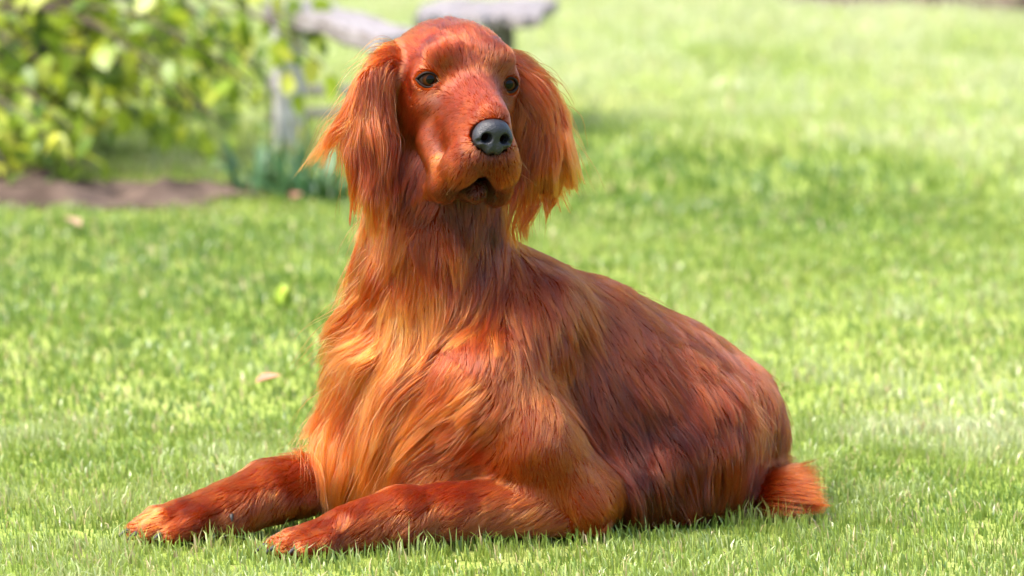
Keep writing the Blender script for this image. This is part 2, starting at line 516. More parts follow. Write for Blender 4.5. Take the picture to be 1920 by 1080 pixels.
for s in (1, -1):
    pts = np.array([H(*p) for p in ((.021 * s, .084, -.126), (.027 * s, .066, -.140), (.032 * s, .048, -.148), (.036 * s, .030, -.149), (.039 * s, .014, -.147))])
    t = np.linspace(0, 4, 21)
    pts = np.stack([np.interp(t, np.arange(5), pts[:, i]) for i in range(3)], 1)
    v, f = tube(onto(pts, -.0006), .0022 * np.sin(np.linspace(.25, 2.9, 21)))
    link('lip', mesh('lip', v, f), lip_m, dog, True)
claw_m = simple_mat('claw', (.045, .040, .040), .5, (.02, .018, .018), 200, spec=.25)
for tp, d, r_ in CLAWS:
    d = d / np.linalg.norm(d); t = np.linspace(0, 1, 7)[:, None]
    path = tp - d * .006 + d * t * .024 + np.array([0, 0, 1.0]) * (.004 * np.sin(t * 2.4) - .010 * t ** 2)
    v, f = tube(path, r_ * (1 - np.linspace(0, 1, 7) ** 1.6 * .85))
    link('claw', mesh('claw', v, f), claw_m, dog, True)
dc = B(.455, .0, .05)                # dew claw on the inner side of the far wrist
t = np.linspace(0, 1, 6)[:, None]
path = onto([at(427, 962, -.06)], -.002)[0] + t * np.array([.001, -.003, -.012]) + np.array([0, -.006, .004]) * np.sin(t * 2)
v, f = tube(path, .0030 * (1 - np.linspace(0, 1, 6) ** 2 * .8))
link('dew_claw', mesh('dew_claw', v, f), claw_m, dog, True)

# ------------------------------------------------------------------ dog: coat
bvh = BVHTree.FromPolygons(BV.tolist(), BF.tolist())
def pix_guide(px, py, dx, dy, ln, lift=.2, tint=.5, clump=.6):
    d = ray(px, py)
    h = bvh.ray_cast(Vector(CP), Vector(d))
    if h[0] is None:
        h = bvh.find_nearest(Vector(at(px, py, .0)))
    p, n = np.array(h[0]), np.array(h[1])
    v = dx * CR - dy * CU
    vn = d @ n
    if abs(vn) > .25: v = v - d * (v @ n) / vn
    v = v - n * (v @ n)
    return p, v / (np.linalg.norm(v) + 1e-9), ln, lift, tint, clump
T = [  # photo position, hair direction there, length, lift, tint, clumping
 (860,405,-.05,1,.03,.2,.18,.5),(800,405,-.05,1,.03,.2,.26,.5),(925,430,-.05,1,.03,.15,.15,.5),(800,440,-.05,1,.045,.25,.45,.6),(850,470,-.1,1,.05,.25,.50,.6),(900,450,-.1,1,.04,.2,.3,.6),(745,460,-.1,1,.05,.25,.62,.6),(715,520,-.4,1,.07,.35,.6,.7),  # first guides: shade under the chin painted as darker tint
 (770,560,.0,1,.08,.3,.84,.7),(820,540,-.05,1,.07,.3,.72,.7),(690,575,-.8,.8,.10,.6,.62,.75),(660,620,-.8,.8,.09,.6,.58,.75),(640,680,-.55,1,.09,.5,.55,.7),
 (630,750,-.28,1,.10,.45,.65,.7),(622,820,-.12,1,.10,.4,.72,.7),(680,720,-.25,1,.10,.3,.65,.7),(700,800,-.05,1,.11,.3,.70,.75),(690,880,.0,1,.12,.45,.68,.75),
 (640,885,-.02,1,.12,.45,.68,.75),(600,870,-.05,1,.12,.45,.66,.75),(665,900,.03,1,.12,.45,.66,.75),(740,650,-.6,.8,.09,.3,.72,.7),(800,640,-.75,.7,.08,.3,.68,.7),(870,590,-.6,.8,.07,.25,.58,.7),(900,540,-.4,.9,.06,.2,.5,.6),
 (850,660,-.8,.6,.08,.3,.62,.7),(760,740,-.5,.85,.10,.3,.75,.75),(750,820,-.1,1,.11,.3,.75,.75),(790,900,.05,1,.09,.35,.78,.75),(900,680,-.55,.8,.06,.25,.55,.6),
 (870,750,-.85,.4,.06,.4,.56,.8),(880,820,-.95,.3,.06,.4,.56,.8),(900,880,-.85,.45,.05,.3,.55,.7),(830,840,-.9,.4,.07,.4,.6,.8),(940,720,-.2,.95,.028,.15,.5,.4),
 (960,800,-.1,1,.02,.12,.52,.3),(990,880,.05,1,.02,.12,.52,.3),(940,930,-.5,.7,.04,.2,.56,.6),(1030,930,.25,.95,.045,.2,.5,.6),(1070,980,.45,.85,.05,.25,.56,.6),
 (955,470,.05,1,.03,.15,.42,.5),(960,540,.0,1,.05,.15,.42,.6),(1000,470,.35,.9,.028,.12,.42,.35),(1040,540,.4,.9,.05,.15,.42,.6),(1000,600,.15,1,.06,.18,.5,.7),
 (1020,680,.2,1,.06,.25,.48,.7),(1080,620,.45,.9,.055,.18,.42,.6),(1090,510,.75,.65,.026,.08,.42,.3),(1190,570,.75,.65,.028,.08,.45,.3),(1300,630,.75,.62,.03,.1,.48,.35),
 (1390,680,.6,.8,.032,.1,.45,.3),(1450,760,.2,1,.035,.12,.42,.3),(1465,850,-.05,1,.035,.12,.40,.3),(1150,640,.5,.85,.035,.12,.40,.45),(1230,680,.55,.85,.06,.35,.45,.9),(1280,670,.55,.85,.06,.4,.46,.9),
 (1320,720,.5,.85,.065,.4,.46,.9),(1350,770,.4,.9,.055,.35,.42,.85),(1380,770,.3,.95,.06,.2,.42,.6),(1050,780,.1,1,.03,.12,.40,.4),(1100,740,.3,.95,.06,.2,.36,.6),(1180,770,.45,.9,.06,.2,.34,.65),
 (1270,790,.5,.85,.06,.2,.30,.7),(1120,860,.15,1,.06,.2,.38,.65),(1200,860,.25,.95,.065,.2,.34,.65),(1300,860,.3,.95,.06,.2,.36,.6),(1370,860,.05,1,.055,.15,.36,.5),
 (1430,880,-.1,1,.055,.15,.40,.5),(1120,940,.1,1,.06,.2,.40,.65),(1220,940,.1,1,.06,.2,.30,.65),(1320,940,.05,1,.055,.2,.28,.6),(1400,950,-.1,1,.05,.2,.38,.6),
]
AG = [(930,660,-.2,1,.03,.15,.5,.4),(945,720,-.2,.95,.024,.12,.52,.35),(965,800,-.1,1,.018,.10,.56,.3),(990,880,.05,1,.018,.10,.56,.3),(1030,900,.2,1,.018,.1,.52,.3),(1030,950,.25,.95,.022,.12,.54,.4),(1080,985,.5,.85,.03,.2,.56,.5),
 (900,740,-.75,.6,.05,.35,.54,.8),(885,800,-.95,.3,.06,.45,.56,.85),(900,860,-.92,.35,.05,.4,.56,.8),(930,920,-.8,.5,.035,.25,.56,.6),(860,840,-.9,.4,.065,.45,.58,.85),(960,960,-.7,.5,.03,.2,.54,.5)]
def torso_guides():
    G = [pix_guide(*g[:6], g[6] - (.06 if g[6] > .6 or g[0] > 1040 else 0), *g[7:]) for g in T]
    P = np.array([g[0] for g in G])
    for g in list(G):
        q = g[0] - M0; s = q @ LF
        if abs(s) < .03 or g[2] < .029: continue
        pm = g[0] - 2 * s * LF; vm = g[1] - 2 * (g[1] @ LF) * LF
        if np.min(np.linalg.norm(P - pm, axis=1)) > .075:
            G.append((pm, vm, *g[2:]))
    return G
def head_guides():
    out = []
    L = [((0,.10,-.02),(0,-1,.25),.007,.06,.54,.1),((0,.05,-.0),(0,-1,.35),.008,.06,.50,.1),((0,.0,.01),(0,-.4,1),.011,.07,.46,.2),((0,-.02,.06),(0,-.5,.9),.015,.08,.46,.3),
     ((0,-.08,.075),(0,-1,.05),.020,.15,.48,.4),((0,-.16,.02),(0,-.3,-1),.035,.2,.48,.5),((.036,.008,.036),(.35,-.3,.85),.011,.08,.42,.2),((.03,-.03,.06),(.2,-.6,.75),.014,.15,.5,.3),
     ((.06,-.06,.045),(.4,-.8,.2),.016,.15,.56,.3),((.065,-.02,.01),(.3,-.9,-.1),.012,.06,.5,.2),((.02,.01,-.005),(.2,-.5,.6),.008,.06,.48,.1),((.045,.01,-.028),(.3,-.5,-.8),.009,.06,.50,.1),((.06,-.04,-.04),(.1,-.55,-.8),.014,.08,.42,.2),
     ((.07,-.09,-.05),(0,-.5,-.9),.022,.12,.34,.3),((.035,.04,-.05),(.2,-.8,-.6),.009,.06,.48,.1),((.03,.09,-.055),(.3,-.9,-.2),.007,.06,.60,.1),((.035,.06,-.10),(.15,-.55,-.8),.009,.15,.6,.15),((.04,.02,-.12),(.1,-.4,-.9),.010,.2,.5,.2),
     ((.012,.115,-.092),(.35,-.1,-.9),.006,.2,.34,.1),((.024,.10,-.105),(.3,-.2,-.9),.008,.2,.55,.15),((0,.08,-.14),(0,-.7,-.6),.008,.2,.22,.2),((.014,.07,-.12),(0,-.7,-.6),.005,.1,.03,.1),((.014,.03,-.125),(0,-.7,-.6),.006,.1,.05,.1),((0,.02,-.150),(0,-.8,-.5),.014,.2,.15,.3),((.03,-.02,-.12),(.05,-.4,-.9),.02,.2,.3,.4),
     ((.05,-.06,-.09),(.05,-.4,-.9),.025,.2,.36,.4),((.07,-.13,.0),(0,-.4,-.9),.03,.2,.45,.4)]
    for p, v, l_, li_, ti_, cl_ in L:
        r_ = (l_ * 1.25, li_ * 1.9, ti_ - .06 if ti_ > .3 else ti_, cl_ * .9 + .05)
        for s in ((1,) if p[0] == 0 else (1, -1)):
            w = HV(v[0] * s, v[1], v[2])
            out.append((H(p[0] * s, p[1], p[2]), w / np.linalg.norm(w), *r_))
    return out
def ear_guides(s, fl, wind, lean, short=1.0):
    L = [((.072,-.07,.03),(.75,-.1,-.35),.06,.45,.56,.7),((.085,-.09,.02),(.6,-.5,-.6),.05,.4,.54,.7),((.108,-.06,.0),(.25+fl*.5,0,-1),.070,.3,.56,.7),((.10,-.045,-.03),(.08+fl*.3,.06,-1),.06,.22,.52,.7),((.076,-.05,-.04),(-.05,.05,-1),.03,.15,.5,.4),
     ((.076,-.05,-.09),(-.10,.03,-1),.05,.2,.5,.6),((.105,-.045,-.08),(.05+fl*.6,.05,-1),.075,.22,.5,.75),((.138,-.065,-.05),(.35+fl+wind,-.1,-.9),.10,.5,.6,.8),((.135,-.065,-.10),(.2+fl*1.2+wind*.4,0,-1),.085,.35,.54,.8),((.115,-.055,-.14),(.03+fl*.9,0,-1),.082,.15,.44,.8),((.08,-.055,-.135),(-.22+fl*.1,0,-1),.08,.15,.42,.8)]
    if s < 0: L.append(((.068,-.052,.034),(.25,.1,.9),.035,.7,.6,.7))
    out = []
    for p, v, l_, *r_ in L:
        r_ = (l_ * ((short if p[0] > .1 else 1.15) if p[2] < -.07 else 1), *r_)
        w = HV(v[0] * s + lean, v[1], v[2])
        out.append((H(p[0] * s, p[1], p[2]), w / np.linalg.norm(w), *r_))
    return out
LG = [(960,960,-.8,.45,.03,.15,.5,.5),(900,980,-.75,.5,.025,.15,.45,.4),(850,955,-.7,.55,.018,.2,.5,.3),(800,985,-.6,.7,0.019,.24,.44,.3),(720,985,-.6,.7,0.016,.24,.43,.3),(660,1000,-.8,.45,0.015,.24,.45,.3),
 (580,1015,-.85,.4,0.014,.24,.46,.3),(520,1035,-.85,.45,0.012,.24,.5,.2),(940,1015,-.8,.4,.05,.4,.66,.7),(880,1018,-.9,.3,.055,.4,.74,.75),(800,1028,-.95,.2,.055,.4,.76,.75),(740,1035,-.9,.3,.03,.2,.6,.6),
 (620,910,-.5,.8,.016,.2,.4,.3),(560,900,-.8,.5,0.019,.24,.45,.3),(560,960,-.2,1,.016,.2,.41,.4),(490,900,-.8,.5,0.018,.24,.5,.3),(490,950,-.2,1,.018,.15,.42,.4),(430,930,-.85,.5,0.016,.24,.44,.3),
 (370,960,-.85,.5,0.016,.24,.42,.3),(300,985,-.9,.4,0.014,.24,.5,.2),(250,1005,-.9,.4,0.012,.24,.5,.2),(640,970,-.2,1,.02,.15,.42,.5)]
def tail_guides():
    out = []
    for a, v, l_ in (((.345,.2,.05),(.5,-.7,-.1),.03),((.355,.12,.06),(.75,-.3,.5),.04),((.375,.10,.04),(.85,-.5,-.08),.035),((.36,.12,.015),(.75,-.5,-.25),.035)):
        v = np.array(v); out.append((np.array(a), v / np.linalg.norm(v), l_ * 1.1, .8, .40, .0))
    return out
GROUPS = [((ARM,), [pix_guide(*g) for g in AG], 240000, .00027, 9), ((BODY, NECK), torso_guides(), 185000, .00030, 11), ((HEAD,), head_guides(), 560000, .00028, 7), ((EAR_R,), ear_guides(-1, .10, .55, .10), 330000, .00030, 12),
          ((EAR_L,), ear_guides(1, .52, .34, -.08, .78), 330000, .00030, 12), ((LEG, PAW), [pix_guide(*g) for g in LG], 300000, .00025, 7), ((TAIL,), tail_guides(), 300000, .00028, 9)]

tri = np.concatenate([BF[:, [0, 1, 2]], BF[:, [0, 2, 3]]])
A_, B_, C_ = BV[tri[:, 0]], BV[tri[:, 1]], BV[tri[:, 2]]
fn = np.cross(B_ - A_, C_ - A_); area = np.linalg.norm(fn, axis=1) / 2
fn /= np.maximum(area * 2, 1e-12)[:, None]
cen = (A_ + B_ + C_) / 3
lab_t = fld.label(cen - fn * .002)
def interp(p, G, power=2.0):
    gp = np.array([g[0] for g in G], np.float32); gv = np.array([g[1] for g in G], np.float32); ga = np.array([g[2:] for g in G], np.float32)
    ov, oa = [], []
    for i in range(0, len(p), 40000):
        q = p[i:i + 40000].astype(np.float32)
        d2 = (q * q).sum(1)[:, None] + (gp * gp).sum(1)[None] - 2 * q @ gp.T
        w = 1.0 / np.maximum(d2 + 2e-4, 1e-5) ** power
        w /= w.sum(1)[:, None]
        ov.append(w @ gv); oa.append(w @ ga)
    ov = np.concatenate(ov)
    return ov / (np.linalg.norm(ov, axis=1)[:, None] + 1e-6), np.concatenate(oa)
def norm(v): return v / (np.linalg.norm(v, axis=1)[:, None] + 1e-9)
def noise3(p, seed, sc): return np.stack([vnoise(p, seed + i, sc) for i in range(3)], 1)

# skin tint follows the coat
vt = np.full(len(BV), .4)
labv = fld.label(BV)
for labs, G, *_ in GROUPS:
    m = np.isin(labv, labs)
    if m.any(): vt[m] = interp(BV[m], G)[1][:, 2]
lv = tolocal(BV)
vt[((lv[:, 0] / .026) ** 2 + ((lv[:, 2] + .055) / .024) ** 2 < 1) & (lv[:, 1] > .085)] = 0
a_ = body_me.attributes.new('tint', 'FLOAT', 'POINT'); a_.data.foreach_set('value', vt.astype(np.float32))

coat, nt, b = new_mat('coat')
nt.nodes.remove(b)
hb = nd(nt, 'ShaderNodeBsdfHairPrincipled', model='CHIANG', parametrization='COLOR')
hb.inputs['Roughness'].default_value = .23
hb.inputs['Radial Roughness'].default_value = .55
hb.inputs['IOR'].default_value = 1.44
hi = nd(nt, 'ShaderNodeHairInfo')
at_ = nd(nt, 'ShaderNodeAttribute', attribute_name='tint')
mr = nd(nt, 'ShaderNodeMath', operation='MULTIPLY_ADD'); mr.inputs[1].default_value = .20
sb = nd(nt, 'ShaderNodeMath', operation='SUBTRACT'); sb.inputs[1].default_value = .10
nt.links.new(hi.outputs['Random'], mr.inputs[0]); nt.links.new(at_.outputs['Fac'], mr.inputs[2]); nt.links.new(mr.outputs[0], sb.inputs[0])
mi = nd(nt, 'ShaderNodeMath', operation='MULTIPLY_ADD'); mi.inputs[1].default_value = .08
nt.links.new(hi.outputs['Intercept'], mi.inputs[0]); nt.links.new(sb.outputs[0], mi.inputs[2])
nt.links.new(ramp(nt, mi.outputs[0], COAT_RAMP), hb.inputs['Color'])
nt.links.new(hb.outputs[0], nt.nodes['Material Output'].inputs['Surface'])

def grow(name, labs, G, dens, rad, K, strays=1.0):
    m = np.isin(lab_t, labs)
    idx = np.where(m)[0]
    w = area[idx].copy()
    toc = norm(CP - cen[idx])
    face = (toc * fn[idx]).sum(1)
    w *= np.where(face > -.25, 1.0, .35)                     # the side turned away carries fewer hairs
    w *= np.where(cen[idx][:, 2] < .010, .3, 1.0)
    N = int(w.sum() * dens)
    if N < 10: return
    pick = idx[rng.choice(len(idx), N, p=w / w.sum())]
    r1, r2 = rng.random(N), rng.random(N); f = r1 + r2 > 1; r1[f], r2[f] = 1 - r1[f], 1 - r2[f]
    root = A_[pick] + (B_[pick] - A_[pick]) * r1[:, None] + (C_[pick] - A_[pick]) * r2[:, None]
    # no hair on the nose leather or across the eye opening
    lp = tolocal(root)
    keep = ~(((lp[:, 0] / .0250) ** 2 + ((lp[:, 2] + .053) / .0212) ** 2 < 1) & (lp[:, 1] > .088))
    for s, c, g, gx, gz in EYE_C:
        q = root - c; u, v_, w_ = q @ gx, q @ gz, q @ g
        keep &= ~((w_ > 0) & ((u / .0165) ** 2 + ((v_ + .0008) / .0118) ** 2 < 1))
    root, pick = root[keep], pick[keep]; N = len(root)
    v0, at0 = interp(root, G)
    ln = at0[:, 0] * rng.uniform(.5, 1.2, N) * (1 + .22 * vnoise(root, 3, .03))
    lift = at0[:, 1] * rng.uniform(.6, 1.4, N)
    tint = at0[:, 2] + .08 * vnoise(root, 11, .05) + .05 * vnoise(root, 12, .012)
    cl = np.clip(at0[:, 3] * 1.25, 0, 1)
    stray = rng.random(N) < .03 * np.clip((at0[:, 0] - .02) / .05, 0, 1)
    lift = np.where(stray, lift * 2.2, lift); ln = np.where(stray, ln * 1.25, ln)
    n0 = fn[pick]
    S = np.zeros((N, K, 3)); S[:, 0] = root - n0 * .001
    p = root.copy(); step = (ln / (K - 1))[:, None]
    nn = fld.sample(root + n0 * .004, True)[1]
    longish = np.clip((ln - .02) / .06, 0, 1)
    d = norm(v0 + nn * (lift[:, None] * 1.4))
    for k in range(1, K):
        t = k / (K - 1)
        vf, _ = interp(p, G) if (k % 2 == 1 and ln.max() > .03) else (v0, None)
        dist, n = fld.sample(p, True)
        n = np.where((dist < .9)[:, None], n, 0)
        tgt = vf - n * (vf * n).sum(1)[:, None] * np.clip(1.2 - dist / .03, 0, 1)[:, None]
        tgt = norm(tgt) + n * (lift * (1 - .8 * t))[:, None]
        tgt += noise3(p, 40, .035) * ((.75 if labs[0] in (EAR_R, EAR_L) else .45) * longish[:, None] + .06) + noise3(p, 60, .012) * .10
        tgt[:, 2] -= .35 * longish * t
        d = norm(.5 * d + .5 * norm(tgt))
        p = p + d * step
        dist, n = fld.sample(p, True)
        mn = .0012 + .006 * longish * t
        push = np.clip(mn - dist, 0, .02) * (dist < .9)
        p = p + n * push[:, None]
        p[:, 2] = np.maximum(p[:, 2], .006 + .012 * rng.random(N))
        S[:, k] = p
    # locks: strands gather towards a few of their neighbours
    ts = np.linspace(0, 1, K)
    for frac, stren, pw in ((.006, .75, 1.1), (.045, .95, .8)):
        nc = max(8, int(N * frac * (1 if labs[0] != HEAD else 2)))
        cidx = rng.choice(N, nc, replace=False)
        kd = KDTree(nc)
        for i, c in enumerate(root[cidx]): kd.insert(c, i)
        kd.balance()
        near = cidx[np.array([kd.find(q)[1] for q in root.tolist()])]
        # only strands that run alongside
        same = (v0 * v0[near]).sum(1) > .6
        off = root - root[near]
        loose = (rng.random(N) < .12) | stray
        tint = tint + (.045 * rng.normal(0, 1, N))[near] * np.clip(cl * 1.2, .6, 1)
        mm = stren * cl * np.where(loose, .25, 1) * same * rng.uniform(.6, 1, N)
        sp = (1 - .85 * ts ** pw)[None, :, None]
        target = S[near] + off[:, None, :] * sp
        # keep own length: blend in by t
        wgt = (mm[:, None] * np.clip(ts * 1.4, 0, 1)[None])[..., None]
        S = S * (1 - wgt) + target * wgt
    cu = bpy.data.hair_curves.new(name)
    cu.add_curves([K] * N)
    cu.attributes['position'].data.foreach_set('vector', S.astype(np.float32).ravel())
    rr = rad * rng.uniform(.7, 1.3, N)[:, None] * (1 - .75 * ts ** 2)[None]
    ra = cu.attributes.get('radius') or cu.attributes.new('radius', 'FLOAT', 'POINT')
    ra.data.foreach_set('value', rr.astype(np.float32).ravel())
    ta = cu.attributes.new('tint', 'FLOAT', 'CURVE'); ta.data.foreach_set('value', tint.astype(np.float32))
    cu.materials.append(coat)
    o = bpy.data.objects.new(name, cu)
    COL.objects.link(o)
    o.parent = dog; o.matrix_parent_inverse = Matrix.Translation(-dog.location)
    o['kind'] = 'stuff'
    print(name, N)
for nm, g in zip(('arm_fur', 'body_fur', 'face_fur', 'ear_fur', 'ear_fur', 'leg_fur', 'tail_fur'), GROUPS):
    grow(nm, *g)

wv = []
for s_ in (1, -1):
    for k in range(9):
        p0 = onto([H(.030 * s_ + .004 * random.gauss(0, 1), .075 + .012 * random.gauss(0, 1), -.088 + .012 * random.gauss(0, 1))])[0]
        d0 = HV(s_ * .9, .25 + .3 * random.gauss(0, 1), -.35 + .25 * random.gauss(0, 1)); d0 /= np.linalg.norm(d0)
        L_ = random.uniform(.018, .035); t = np.linspace(0, 1, 7)[:, None]
        wv.append(p0 + d0 * L_ * t + np.array([0, 0, -1.0]) * L_ * .35 * t ** 2)
wc = bpy.data.hair_curves.new('whiskers'); wc.add_curves([7] * len(wv))
wc.attributes['position'].data.foreach_set('vector', np.array(wv, np.float32).ravel())
ra = wc.attributes.get('radius') or wc.attributes.new('radius', 'FLOAT', 'POINT'); ra.data.foreach_set('value', np.tile(np.linspace(.0002, .00005, 7), len(wv)).astype(np.float32))
ta = wc.attributes.new('tint', 'FLOAT', 'CURVE'); ta.data.foreach_set('value', np.full(len(wv), .55, np.float32))
wc.materials.append(coat)
wo = bpy.data.objects.new('whiskers', wc); COL.objects.link(wo); wo.parent = dog; wo.matrix_parent_inverse = Matrix.Translation(-dog.location); wo['kind'] = 'stuff'
# ------------------------------------------------------------------ lawn
lawn_m, nt, b = new_mat('lawn_soil')
tc = nd(nt, 'ShaderNodeTexCoord')
n1 = nd(nt, 'ShaderNodeTexNoise', i_Scale=2.2, i_Detail=4.0); n2 = nd(nt, 'ShaderNodeTexNoise', i_Scale=60.0, i_Detail=4.0)
for n in (n1, n2): nt.links.new(tc.outputs['Object'], n.inputs['Vector'])
mx = nd(nt, 'ShaderNodeMix', data_type='RGBA'); mx.inputs[0].default_value = .4
nt.links.new(ramp(nt, n1.outputs[0], [(.3, (.13, .20, .02)), (.55, (.22, .27, .05)), (.75, (.30, .30, .12))]), mx.inputs[6])
nt.links.new(ramp(nt, n2.outputs[0], [(.35, (.08, .12, .015)), (.65, (.25, .29, .08))]), mx.inputs[7])
nt.links.new(mx.outputs[2], b.inputs['Base Color']); b.inputs['Roughness'].default_value = .9; b.inputs['Specular IOR Level'].default_value = .1
def gz_(x, y): return .012 * np.sin(x * 1.3 + .4) * np.sin(y * .9) * np.clip((np.abs(y - .1) - .7) / 1.5, 0, 1)
xs = np.unique(np.concatenate([np.linspace(-600, -6, 20), np.linspace(-6, 6, 60), np.linspace(6, 600, 20)]))
ys = np.unique(np.concatenate([np.linspace(-40, -3, 10), np.linspace(-3, 16, 90), np.linspace(16, 900, 30)]))
X, Y = np.meshgrid(xs, ys, indexing='ij')
near = (np.abs(X) < 6) & (Y > -3) & (Y < 16)
Z = np.where(near, gz_(X, Y), 0)
i, j = np.meshgrid(np.arange(len(xs) - 1), np.arange(len(ys) - 1), indexing='ij')
q = (i * len(ys) + j).ravel()
lawn = link('lawn', mesh('lawn', np.stack([X.ravel(), Y.ravel(), Z.ravel()], 1), np.stack([q, q + len(ys), q + len(ys) + 1, q + 1], 1)), lawn_m, None, True)
tag(lawn, kind='structure')

grass_m, nt, b = new_mat('grass_blades')
at_ = nd(nt, 'ShaderNodeAttribute', attribute_name='col')
b.inputs['Roughness'].default_value = .38; b.inputs['Specular IOR Level'].default_value = .75
nt.links.new(at_.outputs['Color'], b.inputs['Base Color'])
tr = nd(nt, 'ShaderNodeBsdfTranslucent'); mxs = nd(nt, 'ShaderNodeMixShader'); mxs.inputs[0].default_value = .35
hs = nd(nt, 'ShaderNodeHueSaturation'); hs.inputs['Hue'].default_value = .485; hs.inputs['Value'].default_value = 1.5
nt.links.new(at_.outputs['Color'], hs.inputs['Color']); nt.links.new(hs.outputs[0], tr.inputs[0])
nt.links.new(b.outputs[0], mxs.inputs[1]); nt.links.new(tr.outputs[0], mxs.inputs[2]); nt.links.new(mxs.outputs[0], nt.nodes['Material Output'].inputs['Surface'])

BEDS = [(-1.0, 3.92, .50, .23), (1.22, 9.85, .34, .34), (1.66, 9.6, .22, .30)]       # bare soil: centre, half width, half depth
def bed_edge(x, y, b_, k=1.0):
    cx, cy, rx, ry = b_
    a = np.arctan2((y - cy) / ry, (x - cx) / rx)
    return np.hypot((x - cx) / rx, (y - cy) / ry) / (1 + .12 * np.sin(3 * a + cx) + .08 * np.sin(7 * a + 2)) * k
def blades(n, x0, x1, y0, y1, h0, h1, w0, w1):
    x = rng.uniform(x0, x1, n); y = rng.uniform(y0, y1, n)
    p2 = np.stack([x, y], 1)
    tuft = vnoise(p2, 21, .06); patch = .6 * vnoise(p2, 22, .35) + .7 * vnoise(p2, 24, .13); big = vnoise(p2, 23, 1.1)
    keep = (tuft + rng.uniform(-.9, .9, n)) > -.75
    for b_ in BEDS: keep &= bed_edge(x, y, b_) > rng.uniform(.9, 1.08, n)
    ins = (np.abs(x) < .6) & (y > -.3) & (y < .45)
    dd = np.ones(n); dd[ins] = fld.sample(np.stack([x[ins], y[ins], np.full(ins.sum(), .02)], 1))
    keep &= dd > -.004
    x, y, tuft, patch, big, dd = (a[keep] for a in (x, y, tuft, patch, big, dd)); n = len(x)
    z = gz_(x, y)
    h = rng.uniform(h0, h1, n) * (1 + .35 * tuft) * (1 + .2 * patch)
    h *= np.where(dd < .022, 1.5, 1)
    w = rng.uniform(w0, w1, n)
    wisp = rng.random(n) < .02; h = np.where(wisp, h * 1.6, h); w = np.where(wisp, w * .7, w)
    broad = rng.random(n) < .06; w = np.where(broad, w * 1.7, w)
    a = rng.uniform(0, 2 * np.pi, n)
    lean = rng.gamma(2.0, .22, n)
    comb = .8 * vnoise(np.stack([x, y], 1), 31, .25) + .4
    la = rng.uniform(0, 2 * np.pi, n) * .75 + comb * 3
    dx, dy = np.cos(la) * lean, np.sin(la) * lean
    sx, sy = np.cos(a) * w / 2, np.sin(a) * w / 2
    V = np.zeros((n, 5, 3))
    base = np.stack([x, y, z], 1); side = np.stack([sx, sy, np.zeros(n)], 1)
    mid = base + np.stack([dx * h * .28, dy * h * .28, h * .58], 1)
    tip = base + np.stack([dx * h * .95, dy * h * .95, h * np.clip(1.05 - .38 * lean, .35, 1)], 1)
    V[:, 0] = base - side; V[:, 1] = base + side; V[:, 2] = mid + side * .85; V[:, 3] = mid - side * .85; V[:, 4] = tip
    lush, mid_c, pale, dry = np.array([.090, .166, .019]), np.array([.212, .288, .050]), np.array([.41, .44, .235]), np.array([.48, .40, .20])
    # tree shade right of the dog, sunlit paleness further back, painted into blade colour
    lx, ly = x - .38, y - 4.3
    shade_green = np.clip(1.25 - np.hypot(lx / .62, (ly + .5 * lx) / 1.1), 0, 1) + .6 * np.clip(1.2 - np.hypot((x + .8) / 1.3, (y - 2.7) / 1.4), 0, 1)  # painted shade right of the dog, plus a greener area at left
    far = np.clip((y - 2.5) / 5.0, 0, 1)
    t = .46 + .30 * patch + .18 * big + .16 * tuft + rng.normal(0, .13, n) + .42 * far - .9 * shade_green
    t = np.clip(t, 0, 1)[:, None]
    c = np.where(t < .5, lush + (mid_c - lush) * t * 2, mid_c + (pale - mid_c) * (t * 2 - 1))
    deadm = (rng.random(n) < .05 + .06 * np.clip(vnoise(np.stack([x, y], 1), 27, .2), 0, 1))[:, None]
    c = np.where(deadm, dry * rng.uniform(.6, 1.1, (n, 1)), c)
    c *= rng.uniform(.82, 1.18, (n, 1))
    return V.reshape(-1, 3), c
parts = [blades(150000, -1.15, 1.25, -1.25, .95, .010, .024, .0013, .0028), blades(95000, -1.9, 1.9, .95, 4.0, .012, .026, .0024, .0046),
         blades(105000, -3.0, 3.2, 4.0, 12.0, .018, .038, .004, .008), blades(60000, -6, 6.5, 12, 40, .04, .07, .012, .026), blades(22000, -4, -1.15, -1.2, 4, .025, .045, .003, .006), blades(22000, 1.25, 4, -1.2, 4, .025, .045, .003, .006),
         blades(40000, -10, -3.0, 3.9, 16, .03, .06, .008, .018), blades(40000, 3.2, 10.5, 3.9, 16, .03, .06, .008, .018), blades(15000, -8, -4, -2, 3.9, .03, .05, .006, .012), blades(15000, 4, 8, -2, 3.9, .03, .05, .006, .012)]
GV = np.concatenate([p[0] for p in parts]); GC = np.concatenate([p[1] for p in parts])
o5 = np.arange(len(GC)) * 5
GF = np.concatenate([np.stack([o5, o5 + 1, o5 + 2], 1), np.stack([o5, o5 + 2, o5 + 3], 1), np.stack([o5 + 3, o5 + 2, o5 + 4], 1)])
gme = mesh('grass', GV, GF)
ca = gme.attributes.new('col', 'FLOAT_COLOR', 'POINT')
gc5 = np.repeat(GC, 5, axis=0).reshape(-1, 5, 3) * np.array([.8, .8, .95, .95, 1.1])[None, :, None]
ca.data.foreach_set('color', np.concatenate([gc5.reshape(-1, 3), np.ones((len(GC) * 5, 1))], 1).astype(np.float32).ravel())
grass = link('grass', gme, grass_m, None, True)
tag(grass, 'short pale green mown grass of the lawn', 'grass', kind='stuff')

